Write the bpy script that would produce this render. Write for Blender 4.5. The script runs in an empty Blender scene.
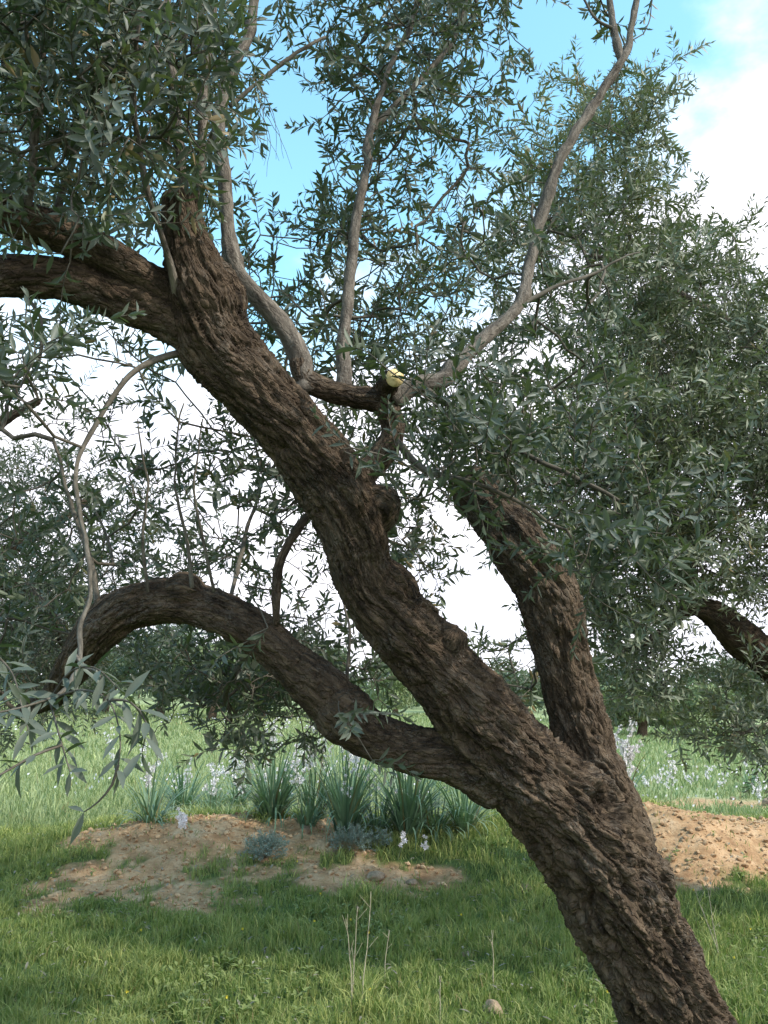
import bpy, bmesh, math, random
import numpy as np
from mathutils import Vector, Matrix, kdtree
random.seed(7); rng = np.random.default_rng(11)
C = bpy.context.scene; col = C.collection
R = math.radians

# ------------------------------------------------------------------ camera
W, H, F = 768, 1024, 870.0
CAM = np.array([0.0, 0.0, 1.45]); PITCH, ROLL = R(12.0), R(1.9)
f0 = np.array([0, math.cos(PITCH), math.sin(PITCH)]); r0 = np.array([1.0, 0, 0]); u0 = np.cross(r0, f0)
cr = r0*math.cos(ROLL) + u0*math.sin(ROLL); cu = -r0*math.sin(ROLL) + u0*math.cos(ROLL)
cd = bpy.data.cameras.new('camera'); cam = bpy.data.objects.new('camera', cd); col.objects.link(cam)
cd.sensor_fit = 'VERTICAL'; cd.sensor_height = 24; cd.lens = 24*F/H; cd.clip_start = 0.05; cd.clip_end = 2000
m = Matrix.Identity(4)
for i in range(3):
    m[i][0] = cr[i]; m[i][1] = cu[i]; m[i][2] = -f0[i]; m[i][3] = CAM[i]
cam.matrix_world = m; C.camera = cam
def P(x, y, d):
    return CAM + d*(f0 + (x-W/2)/F*cr - (y-H/2)/F*cu)
def mpp(d): return d/F
def G(x, y, z=0.0):                                   # where the sight line through a pixel meets height z
    v = f0 + (x-W/2)/F*cr - (y-H/2)/F*cu
    t = (z-CAM[2])/v[2]; return CAM + t*v

# ------------------------------------------------------------------ light
SUN_EL, SUN_AZ = R(46), R(118)      # azimuth from +Y (the way the camera looks) clockwise towards +X
world = bpy.data.worlds.new('World'); C.world = world; world.use_nodes = True
nt = world.node_tree; nt.nodes.clear()
N = nt.nodes.new; L = nt.links.new
out = N('ShaderNodeOutputWorld'); bg = N('ShaderNodeBackground'); bg.inputs['Strength'].default_value = 0.15
sky = N('ShaderNodeTexSky'); sky.sky_type = 'NISHITA'; sky.sun_disc = False
sky.sun_elevation = SUN_EL; sky.sun_rotation = SUN_AZ; sky.air_density = 1.1; sky.dust_density = 0.6; sky.ozone_density = 1.2
tc = N('ShaderNodeTexCoord'); sep = N('ShaderNodeSeparateXYZ'); L(tc.outputs['Generated'], sep.inputs[0])
mp = N('ShaderNodeMapping'); mp.inputs['Scale'].default_value = (1, 1, 1.7); mp.inputs['Location'].default_value = (0.35, 0.1, 0.2)
L(tc.outputs['Generated'], mp.inputs[0])
nz = N('ShaderNodeTexNoise'); nz.inputs['Scale'].default_value = 3.4; nz.inputs['Detail'].default_value = 8; nz.inputs['Roughness'].default_value = 0.55
L(mp.outputs[0], nz.inputs['Vector'])
def mth(op, a, b, c=None, clamp=False, T=None):
    n = (T or nt).nodes.new('ShaderNodeMath'); n.operation = op; n.use_clamp = clamp
    for i, v in enumerate((a, b, c)):
        if v is None: continue
        if isinstance(v, (int, float)): n.inputs[i].default_value = v
        else: (T or nt).links.new(v, n.inputs[i])
    return n.outputs[0]
# cloud bank low in the sky, higher towards the right, broken by noise
t1 = mth('MULTIPLY_ADD', sep.outputs['Z'], -6.2, 2.95)
t2 = mth('MULTIPLY_ADD', sep.outputs['X'], 1.9, t1)
t3 = mth('MULTIPLY_ADD', nz.outputs['Fac'], 3.2, t2)
t4 = mth('SUBTRACT', t3, 1.28)
mr = N('ShaderNodeMapRange'); mr.interpolation_type = 'SMOOTHSTEP'
mr.inputs['From Min'].default_value = 0.0; mr.inputs['From Max'].default_value = 0.95; L(t4, mr.inputs['Value'])
mixc = N('ShaderNodeMix'); mixc.data_type = 'RGBA'; L(mr.outputs[0], mixc.inputs['Factor'])
tint = N('ShaderNodeMix'); tint.data_type = 'RGBA'; tint.blend_type = 'MULTIPLY'; tint.inputs['Factor'].default_value = 1
L(sky.outputs[0], tint.inputs['A']); tint.inputs['B'].default_value = (1.3, 1.74, 1.5, 1)
L(tint.outputs['Result'], mixc.inputs['A']); mixc.inputs['B'].default_value = (6.3, 6.25, 6.9, 1)
cn = N('ShaderNodeTexNoise'); cn.inputs['Scale'].default_value = 7; cn.inputs['Detail'].default_value = 7; L(mp.outputs[0], cn.inputs['Vector'])
cc_ = N('ShaderNodeMix'); cc_.data_type = 'RGBA'; L(mth('MULTIPLY_ADD', cn.outputs['Fac'], 3.5, -1.25, clamp=True), cc_.inputs['Factor']); cc_.inputs['A'].default_value = (5.2, 5.3, 6.0, 1); cc_.inputs['B'].default_value = (6.9, 6.8, 7.3, 1)
L(cc_.outputs['Result'], mixc.inputs['B'])
L(mixc.outputs['Result'], bg.inputs['Color']); L(bg.outputs[0], out.inputs[0])
sl = bpy.data.lights.new('sun', 'SUN'); sl.energy = 2.6; sl.angle = R(1.5); sl.color = (1.0, 0.93, 0.84)
so = bpy.data.objects.new('sun', sl); col.objects.link(so)
sd = Vector((math.sin(SUN_AZ)*math.cos(SUN_EL), math.cos(SUN_AZ)*math.cos(SUN_EL), math.sin(SUN_EL)))
so.rotation_euler = sd.to_track_quat('Z', 'Y').to_euler()
C.render.engine = 'CYCLES'
C.view_settings.view_transform = 'Standard'; C.view_settings.look = 'None'
C.view_settings.exposure = 0.95; C.view_settings.gamma = 1.0
C.cycles.transparent_max_bounces = 8; C.cycles.max_bounces = 6

# ------------------------------------------------------------------ noise
def _h(ix, iy, iz, s):
    n = (ix.astype(np.int64)*374761393 + iy.astype(np.int64)*668265263 + iz.astype(np.int64)*2147483647 + s*1274126177) & 0xffffffff
    n = ((n ^ (n >> 13))*1274126177) & 0xffffffff
    n = ((n ^ (n >> 16))*2246822519) & 0xffffffff
    return ((n ^ (n >> 15)) & 0xffffff)/float(0xffffff)
def vn(p, s=0):
    p = np.asarray(p, float); i = np.floor(p).astype(np.int64); f = p-i; f = f*f*f*(f*(f*6-15)+10)
    x, y, z = i[..., 0], i[..., 1], i[..., 2]; u, v, w = f[..., 0], f[..., 1], f[..., 2]
    def c(a, b, e): return _h(x+a, y+b, z+e, s)
    return ((c(0,0,0)*(1-u)+c(1,0,0)*u)*(1-v)+(c(0,1,0)*(1-u)+c(1,1,0)*u)*v)*(1-w) + \
           ((c(0,0,1)*(1-u)+c(1,0,1)*u)*(1-v)+(c(0,1,1)*(1-u)+c(1,1,1)*u)*v)*w
def fbm(p, o=4, s=0):
    a, t, r = 1.0, 0.0, 0.0; p = np.asarray(p, float)
    for k in range(o): r = r + a*vn(p*(2**k)+k*7.3, s+k); t += a; a *= .5
    return r/t

# ------------------------------------------------------------------ object helpers
def tag(o, label=None, cat=None, group=None, kind=None):
    if label: o['label'] = label
    if cat: o['category'] = cat
    if group: o['group'] = group
    if kind: o['kind'] = kind
    return o
def empty(name, loc, label, cat, group=None):
    o = bpy.data.objects.new(name, None); col.objects.link(o); o.location = [float(v) for v in loc]; o.empty_display_size = .1
    return tag(o, label, cat, group)
def link(name, me, mat, parent=None):
    o = bpy.data.objects.new(name, me); col.objects.link(o)
    if mat is not None: me.materials.append(mat)
    if parent is not None:
        o.parent = parent
        # mesh data is in world coordinates: cancel the parent's own place
        t = Vector((0, 0, 0)); q = parent
        while q is not None: t += q.location; q = q.parent
        o.location = -t
    return o
def mesh_np(name, verts, faces, attrs=None, smooth=True):
    """faces: list of int arrays (n,k)"""
    me = bpy.data.meshes.new(name); verts = np.asarray(verts, np.float32)
    me.vertices.add(len(verts)); me.vertices.foreach_set('co', verts.ravel())
    fl = [np.asarray(f, np.int32) for f in faces if len(f)]
    tot = sum(f.size for f in fl); nf = sum(len(f) for f in fl)
    me.loops.add(tot); me.loops.foreach_set('vertex_index', np.concatenate([f.ravel() for f in fl]))
    sizes = np.concatenate([np.full(len(f), f.shape[1], np.int32) for f in fl]); st = np.concatenate([[0], np.cumsum(sizes)[:-1]]).astype(np.int32)
    me.polygons.add(nf); me.polygons.foreach_set('loop_start', st); me.polygons.foreach_set('loop_total', sizes)
    me.polygons.foreach_set('use_smooth', np.full(nf, smooth))
    for k, v in (attrs or {}).items():
        v = np.asarray(v, np.float32)
        if v.ndim == 1: me.attributes.new(k, 'FLOAT', 'POINT').data.foreach_set('value', v)
        else: me.attributes.new(k, 'FLOAT_VECTOR', 'POINT').data.foreach_set('vector', v.ravel())
    me.update(calc_edges=True); me.validate(); return me
def nrm(v): return v/(np.linalg.norm(v, axis=-1, keepdims=True)+1e-12)
def frames(p):
    p = np.asarray(p, float); t = nrm(np.gradient(p, axis=0)); a = np.array([0.3, 1, 0.2]) if abs(t[0][1]) < .8 else np.array([1., 0, 0])
    n = nrm(a-t[0]*a.dot(t[0])); ns = [n]
    for i in range(1, len(p)):
        n = ns[-1]-t[i]*ns[-1].dot(t[i]); ns.append(nrm(n))
    ns = np.array(ns); return t, ns, np.cross(t, ns)
def smooth_path(pts, step):
    """Catmull-Rom through rows of numbers (xyz + radius)"""
    p = np.asarray(pts, float)
    if len(p) < 3: p = np.array([p[0], (p[0]+p[-1])/2, p[-1]])
    q = np.vstack([2*p[0]-p[1], p, 2*p[-1]-p[-2]]); o = []
    for i in range(1, len(q)-2):
        n = max(2, int(np.linalg.norm(q[i+1][:3]-q[i][:3])/step)); t = np.linspace(0, 1, n, endpoint=False)[:, None]
        a, b, c, d = q[i-1], q[i], q[i+1], q[i+2]
        o.append(.5*((2*b)+(-a+c)*t+(2*a-5*b+4*c-d)*t*t+(-a+3*b-3*c+d)*t**3))
    o.append(q[-2][None]); return np.vstack(o)
class Tubes:
    def __init__(s): s.v = []; s.f = []; s.r = []; s.n = 0
    def add(s, pts, rad, k=6, cap=True, wob=0.0, seed=0):
        pts = np.asarray(pts, float); rad = np.asarray(rad, float)*np.ones(len(pts)); t, a, b = frames(pts)
        th = np.linspace(0, 2*math.pi, k, endpoint=False); ln = np.concatenate([[0], np.cumsum(np.linalg.norm(np.diff(pts, axis=0), axis=1))])
        rr = rad[:, None]*np.ones(k)
        if wob:
            q = np.stack([np.cos(th)[None]*2+0*ln[:, None], np.sin(th)[None]*2+0*ln[:, None], ln[:, None]*22+0*th[None]+seed], -1)
            rr = rr*(1+wob*(fbm(q, 3, seed)-.5)*2)
        ring = pts[:, None]+rr[..., None]*(np.cos(th)[None, :, None]*a[:, None]+np.sin(th)[None, :, None]*b[:, None])
        rest = np.stack([np.cos(th)[None]*rad.mean()+0*ln[:, None], np.sin(th)[None]*rad.mean()+0*ln[:, None], ln[:, None]+0*th[None]+seed*1.7], -1)
        n = len(pts); i = np.arange(n-1)[:, None]*k; j = np.arange(k)[None]; j2 = (j+1) % k
        s.f.append((np.stack([i+j, i+j2, i+k+j2, i+k+j], -1).reshape(-1, 4)+s.n))
        s.v.append(ring.reshape(-1, 3)); s.r.append(rest.reshape(-1, 3)); base = s.n; s.n += n*k
        if cap:
            s.v.append(np.array([pts[0]-t[0]*rad[0]*.3, pts[-1]+t[-1]*rad[-1]*.3])); s.r.append(np.zeros((2, 3))+[0, 0, seed])
            jj = np.arange(k); a1 = np.stack([base+(jj+1) % k, base+jj, np.full(k, s.n), np.full(k, s.n)], -1)
            a2 = np.stack([base+(n-1)*k+jj, base+(n-1)*k+(jj+1) % k, np.full(k, s.n+1), np.full(k, s.n+1)], -1)
            s.t = getattr(s, 't', []); s.t += [a1[:, :3], a2[:, :3]]; s.n += 2
    def mesh(s, name):
        return mesh_np(name, np.vstack(s.v), [np.vstack(s.f)]+([np.vstack(s.t)] if getattr(s, 't', []) else []), {'rest': np.vstack(s.r)})

# ------------------------------------------------------------------ materials
def mat(name):
    m = bpy.data.materials.new(name); m.use_nodes = True; t = m.node_tree; t.nodes.clear()
    o = t.nodes.new('ShaderNodeOutputMaterial'); b = t.nodes.new('ShaderNodeBsdfPrincipled'); t.links.new(b.outputs[0], o.inputs[0]); return m, t, b, o
def noise(t, vec, scale, detail=4, rough=.6, dist=0, mapscale=None):
    if mapscale:
        mp = t.nodes.new('ShaderNodeMapping'); mp.inputs['Scale'].default_value = mapscale; t.links.new(vec, mp.inputs[0]); vec = mp.outputs[0]
    n = t.nodes.new('ShaderNodeTexNoise'); n.inputs['Scale'].default_value = scale; n.inputs['Detail'].default_value = detail
    n.inputs['Roughness'].default_value = rough; n.inputs['Distortion'].default_value = dist; t.links.new(vec, n.inputs['Vector']); return n.outputs['Fac']
def ramp(t, fac, stops):
    r = t.nodes.new('ShaderNodeValToRGB'); t.links.new(fac, r.inputs[0]); e = r.color_ramp.elements
    while len(e) < len(stops): e.new(.5)
    for k, (p, c) in enumerate(stops): e[k].position = p; e[k].color = (*c, 1)
    return r.outputs[0]
def mix(t, fac, a, b, mode='MIX'):
    n = t.nodes.new('ShaderNodeMix'); n.data_type = 'RGBA'; n.blend_type = mode
    for k, v in (('Factor', fac), ('A', a), ('B', b)):
        if isinstance(v, (int, float)): n.inputs[k].default_value = v
        elif isinstance(v, tuple): n.inputs[k].default_value = (*v, 1)
        else: t.links.new(v, n.inputs[k])
    return n.outputs['Result']
def attr(t, name, o='Fac'):
    n = t.nodes.new('ShaderNodeAttribute'); n.attribute_name = name; return n.outputs[o]
def bump(t, b, h, dist, strength=1):
    n = t.nodes.new('ShaderNodeBump'); n.inputs['Distance'].default_value = dist; n.inputs['Strength'].default_value = strength
    t.links.new(h, n.inputs['Height']); t.links.new(n.outputs[0], b.inputs['Normal'])

def bark_mat(name, c0, c1, c2, lich=(.28, .25, .21), lamt=.45, fine=1.0, plates=.55, dist=.014):
    m, t, b, o = mat(name); r = attr(t, 'rest', 'Vector')
    g = t.nodes.new('ShaderNodeNewGeometry').outputs['Position']
    n1 = noise(t, r, fine*60, 8, .72, .5, (1, 1, .25)); n2 = noise(t, g, 7, 3); n3 = noise(t, r, fine*230, 4, .7, 0, (1, 1, .45))
    c = ramp(t, n1, [(.39, c0), (.5, c1), (.64, c2)])
    c = mix(t, ramp(t, n2, [(.35, (0, 0, 0)), (.7, (1, 1, 1))]), c, mix(t, .5, c, lich), 'MIX') if False else c
    lm = ramp(t, mth('MULTIPLY', noise(t, g, 9, 5, .7), n3, T=t), [(.27, (0, 0, 0)), (.40, (lamt,)*3)])
    c = mix(t, lm, c, lich)
    c = mix(t, ramp(t, n2, [(.3, (0, 0, 0)), (.75, (.55,)*3)]), c, tuple(x*1.0 for x in c2))
    t.links.new(c, b.inputs['Base Color']); b.inputs['Roughness'].default_value = .9; b.inputs['Specular IOR Level'].default_value = .15
    vo = t.nodes.new('ShaderNodeTexVoronoi'); vo.feature = 'DISTANCE_TO_EDGE'; vo.inputs['Scale'].default_value = fine*52
    wv = t.nodes.new('ShaderNodeTexNoise'); wv.inputs['Scale'].default_value = fine*40; wv.inputs['Detail'].default_value = 4; t.links.new(r, wv.inputs['Vector'])
    vm = t.nodes.new('ShaderNodeVectorMath'); vm.operation = 'MULTIPLY_ADD'; t.links.new(wv.outputs['Color'], vm.inputs[0]); vm.inputs[1].default_value = (.03/fine,)*3; t.links.new(r, vm.inputs[2])
    mv = t.nodes.new('ShaderNodeMapping'); mv.inputs['Scale'].default_value = (1, 1, .24); t.links.new(vm.outputs[0], mv.inputs[0]); t.links.new(mv.outputs[0], vo.inputs['Vector'])
    cr_ = t.nodes.new('ShaderNodeMapRange'); cr_.interpolation_type = 'SMOOTHSTEP'; cr_.inputs['From Max'].default_value = .16; t.links.new(vo.outputs['Distance'], cr_.inputs['Value'])
    h = mth('MULTIPLY_ADD', n3, .35, n1, T=t); h = mth('MULTIPLY_ADD', cr_.outputs[0], plates, h, T=t); bump(t, b, h, dist, 1.0); return m
M_bark = bark_mat('olive_bark', (.011, .008, .006), (.046, .032, .021), (.165, .118, .078))
M_pale = bark_mat('pale_olive_bark', (.040, .032, .025), (.10, .083, .066), (.215, .185, .15), fine=1.2, plates=.3, dist=.005)
M_twig = bark_mat('twig_bark', (.04, .034, .026), (.085, .073, .056), (.14, .125, .10), fine=2, plates=.1, dist=.0005)

def leaf_mat(name, top, top2, back, trans=(.12, .18, .05), ta=.2, rough=.48):
    m, t, b, o = mat(name); a = attr(t, 'rnd'); geo = t.nodes.new('ShaderNodeNewGeometry')
    c = ramp(t, a, [(0, top), (.8, top2), (.95, tuple(x*1.7 for x in top2)), (1, (.20, .15, .07))])
    c = mix(t, geo.outputs['Backfacing'], c, back)
    t.links.new(c, b.inputs['Base Color']); b.inputs['Roughness'].default_value = rough; b.inputs['Specular IOR Level'].default_value = .32
    tr = t.nodes.new('ShaderNodeBsdfTranslucent'); tr.inputs[0].default_value = (*trans, 1)
    ms = t.nodes.new('ShaderNodeMixShader'); ms.inputs[0].default_value = ta
    t.links.new(b.outputs[0], ms.inputs[1]); t.links.new(tr.outputs[0], ms.inputs[2]); t.links.new(ms.outputs[0], o.inputs[0]); return m
M_leaf = leaf_mat('olive_leaf', (.034, .050, .030), (.090, .112, .066), (.105, .122, .095))
M_leafR = leaf_mat('olive_leaf_grey', (.050, .070, .036), (.19, .21, .115), (.22, .24, .165))
M_grass = leaf_mat('grass_blade', (.115, .155, .038), (.36, .37, .125), (.22, .26, .085), (.16, .3, .05), .3, .55)
M_field = leaf_mat('field_grass', (.19, .24, .10), (.31, .35, .17), (.25, .29, .14), (.18, .3, .07), .25, .6)
M_asph = leaf_mat('asphodel_leaf', (.085, .15, .085), (.20, .29, .18), (.15, .23, .14), (.1, .22, .06), .2, .45)
M_silver = leaf_mat('grey_herb_leaf', (.17, .24, .20), (.28, .35, .30), (.24, .30, .26), (.1, .2, .1), .15, .6)
def plain(name, c, rough=.8, c2=None, sc=30):
    m, t, b, o = mat(name)
    if c2:
        g = t.nodes.new('ShaderNodeNewGeometry').outputs['Position']; t.links.new(ramp(t, noise(t, g, sc, 5), [(.35, c), (.65, c2)]), b.inputs['Base Color'])
        bump(t, b, noise(t, g, sc*3, 5), .004, .6)
    else: b.inputs['Base Color'].default_value = (*c, 1)
    b.inputs['Roughness'].default_value = rough; b.inputs['Specular IOR Level'].default_value = .25; return m
M_petal = plain('white_petal', (.78, .74, .76), .6); M_stone = plain('field_stone', (.17, .12, .08), .9, (.33, .25, .17), 25)
M_cut = plain('fresh_cut_wood', (.62, .46, .20), .7, (.80, .66, .36), 60); M_dry = plain('dry_stalk', (.42, .38, .27), .8, (.30, .26, .18), 60)
M_cutold = plain('weathered_cut_wood', (.20, .17, .14), .85, (.30, .26, .21), 60)
M_yel = plain('yellow_petal', (.75, .6, .05), .6)

# ------------------------------------------------------------------ ground
cen = lambda px, py, z=.25: G(px, py, z)[:2]
soil_e = []
def terr0(x, y):
    wob = (fbm(np.stack([x*.7, 0*x, 0*x+3], -1), 2, 9)-.5)
    ridge = np.exp(-((y-8.0-wob*1.0-.05*x)/(np.where(y < 8.0, .95, 1.5)))**2)
    lx = 1/(1+np.exp(-(x+2.75)*2.6)); amp = .42*(.75+.6*fbm(np.stack([x*.9, 0*x, 0*x], -1), 2, 2))*lx*(1+.2/(1+np.exp(-(x-2.2)*2.5)))
    return amp*ridge+.10*(fbm(np.stack([x*.35, y*.35, 0*x], -1), 3, 4)-.5)
def hit0(px, py):
    v = f0+(px-W/2)/F*cr-(py-H/2)/F*cu
    tt = np.arange(2.5, 60, .02); q = CAM+tt[:, None]*v; k = np.argmax(q[:, 2] < terr0(q[:, 0], q[:, 1])); return q[k]
for (px, py, rx, ry, w) in ((150, 842, .55, .55, 1.2), (215, 838, .75, .55, 1.4), (285, 845, .55, .5, 1.2), (120, 888, .5, .6, 1.0), (180, 900, .5, .4, .8), (300, 878, .5, .28, .8), (405, 888, .42, .22, .85), (340, 890, .3, .2, .7),
                            (492, 826, .35, .4, 1.0), (700, 830, .75, .6, 1.9), (770, 838, 1.0, .6, 2), (860, 840, 1.2, .6, 2), (660, 834, .45, .4, 1.3), (735, 812, .8, .5, 1.8), (680, 812, .4, .4, 1.4)):
    c = hit0(px, py-7); soil_e.append((c[0], c[1], rx, ry, w))
def soil(x, y):
    s = np.zeros_like(x)
    for cx, cy, rx, ry, w in soil_e: s = np.maximum(s, w*np.clip(1.6-np.sqrt(((x-cx)/rx)**2+((y-cy)/ry)**2), 0, 1.2))
    n = fbm(np.stack([x*3.2, y*3.2, 0*x], -1), 6, 5)
    n2 = fbm(np.stack([x*16, y*16, 0*x], -1), 3, 55)
    return np.clip((s+((n-.5)*3.2+(n2-.5)*1.5)*np.clip(s*2.2, .0, 1)-.22)*1.5, 0, 1)
def terrain(x, y, detail=True):
    h = terr0(x, y)
    if detail:
        s = soil(x, y); h = h+s*.05*(fbm(np.stack([x*5, y*5, 0*x], -1), 2, 6)-.5)+s*.07*(fbm(np.stack([x*15, y*15, 0*x], -1), 4, 66)-.5)+.03*(fbm(np.stack([x*4, y*4, 0*x], -1), 2, 8)-.5)
    far = np.clip((y-40)/200, 0, 1); h = h+far**2*3.0+ (y > 25)*0
    return h
def ax(lo, hi, a, b, fine, grow):
    v = list(np.arange(a, b, fine)); s = fine
    x = b
    while x < hi: v.append(x); s *= grow; x += s
    v.append(hi); s = fine; x = a
    l = []
    while x > lo: s *= grow; x -= s; l.append(max(x, lo))
    return np.array(sorted(set(np.round(l+v, 4))))
xs = ax(-300, 300, -5.2, 5.8, .045, 1.14); ys = ax(-30, 420, 3.0, 10.6, .045, 1.12)
X, Y = np.meshgrid(xs, ys); Z = terrain(X, Y); S = soil(X, Y)
ny, nx = X.shape; idx = np.arange(ny*nx).reshape(ny, nx)
fc = np.stack([idx[:-1, :-1], idx[:-1, 1:], idx[1:, 1:], idx[1:, :-1]], -1).reshape(-1, 4)
m, t, b, o = mat('earth_and_turf'); g = t.nodes.new('ShaderNodeNewGeometry').outputs['Position']
sx = t.nodes.new('ShaderNodeSeparateXYZ'); t.links.new(g, sx.inputs[0])
sc = ramp(t, noise(t, g, 5, 8, .65), [(.3, (.25, .145, .075)), (.5, (.43, .275, .15)), (.68, (.56, .40, .25))])
sc = mix(t, ramp(t, noise(t, g, 38, 6, .7), [(.5, (0, 0, 0)), (.66, (.6,)*3)]), sc, (.25, .145, .085))
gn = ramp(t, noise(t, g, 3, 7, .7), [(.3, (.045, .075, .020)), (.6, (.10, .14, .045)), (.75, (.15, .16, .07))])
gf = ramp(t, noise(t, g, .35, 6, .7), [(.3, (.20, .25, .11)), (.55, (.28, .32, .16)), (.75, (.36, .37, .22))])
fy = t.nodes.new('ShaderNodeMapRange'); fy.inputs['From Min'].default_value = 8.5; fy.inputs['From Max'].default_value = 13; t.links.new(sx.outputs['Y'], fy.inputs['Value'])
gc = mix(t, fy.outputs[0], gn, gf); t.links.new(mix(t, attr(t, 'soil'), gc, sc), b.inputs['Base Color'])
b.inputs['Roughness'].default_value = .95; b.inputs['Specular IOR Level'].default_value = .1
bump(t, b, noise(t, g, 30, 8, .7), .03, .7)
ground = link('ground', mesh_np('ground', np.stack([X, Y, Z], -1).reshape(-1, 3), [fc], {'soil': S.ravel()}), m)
tag(ground, 'grassy ground with bare reddish earth bank under the olive trees', kind='structure')

# ------------------------------------------------------------------ leaf / blade meshes
class Leaves:
    def __init__(s): s.b = []; s.d = []; s.u = []; s.l = []; s.w = []; s.c = []; s.k = []
    def add(s, b, d, u, l, w, curl=0.1, c=None):
        s.b.append(b); s.d.append(d); s.u.append(u); s.l.append(l); s.w.append(w); s.k.append(curl); s.c.append(random.random() if c is None else c)
    def mesh(s, name, hi=True):
        b = np.array(s.b); d = nrm(np.array(s.d)); u = np.array(s.u); u = nrm(u-d*(u*d).sum(-1, keepdims=True)); sd = np.cross(d, u)
        l = np.array(s.l)[:, None]; w = np.array(s.w)[:, None]; k = np.array(s.k)[:, None]; n = len(b)
        st = [(.28, .85), (.62, 1.0)] if hi else [(.45, 1.0)]
        V = [b]
        for q, ww in st:
            c = b+d*l*q-u*l*k*q*q; V += [c+sd*w*.5*ww+u*w*.16, c-u*w*.06, c-sd*w*.5*ww+u*w*.16]
        V.append(b+d*l-u*l*k)
        V = np.stack(V, 1); m = V.shape[1]; o = (np.arange(n)*m)[:, None]
        T = [[0, 2, 1], [0, 3, 2]]; Q = []
        e = 1
        for _ in range(len(st)-1): Q += [[e, e+1, e+4, e+3], [e+1, e+2, e+5, e+4]]; e += 3
        T += [[e, e+1, m-1], [e+1, e+2, m-1]]
        tr = (o[:, None]+np.array(T)[None]).reshape(-1, 3); fs = [tr]
        if Q: fs.append((o[:, None]+np.array(Q)[None]).reshape(-1, 4))
        return mesh_np(name, V.reshape(-1, 3), fs, {'rnd': np.repeat(np.array(s.c), m)})

def shoot(LV, TB, p, d, length, leaf=.055, drop=0.0, hi=True, gap=.017, rad=.0016, dens=1.0, lw=.25):
    """a leafy olive shoot: curved stem with opposite pairs of narrow leaves"""
    n = max(3, int(length/gap)); d = nrm(np.array(d, float)); pts = [np.array(p, float)]
    bend = rng.normal(0, .05, 3)+np.array([0, 0, -drop])
    side = nrm(np.cross(d, rng.normal(0, 1, 3))); tint = max(0, min(.6, vn(np.array(p)[None]*1.9, 91)[0]*1.1-.35+random.random()*.35))
    for i in range(n):
        d = nrm(d+bend+rng.normal(0, .03, 3)); pts.append(pts[-1]+d*gap)
        side = nrm(side-d*side.dot(d)); side2 = np.cross(d, side); side = side2
        taper = 1.0 if i < n*.65 else 1-.55*(i-n*.65)/(n*.35)
        for sg in (1, -1):
            if random.random() > dens*.92: continue
            a = R(random.uniform(32, 72)); ld = nrm(d*math.cos(a)+side*sg*math.sin(a)+rng.normal(0, .13, 3))
            ll = leaf*taper*random.uniform(.7, 1.2)
            LV.add(pts[-1], ld, d+rng.normal(0, .35, 3), ll, ll*lw*random.uniform(.8, 1.2), random.uniform(-.05, .22), min(.999, tint+random.random()*.5+(.05 if random.random() < .03 else 0)))
    ll = leaf*.7
    for _ in range(2): LV.add(pts[-1], d+rng.normal(0, .25, 3), rng.normal(0, 1, 3), ll*random.uniform(.6, 1), ll*.2, .05)
    if TB is not None: TB.add(pts, np.linspace(rad, rad*.4, len(pts)), 4 if hi else 3, cap=False)

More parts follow.
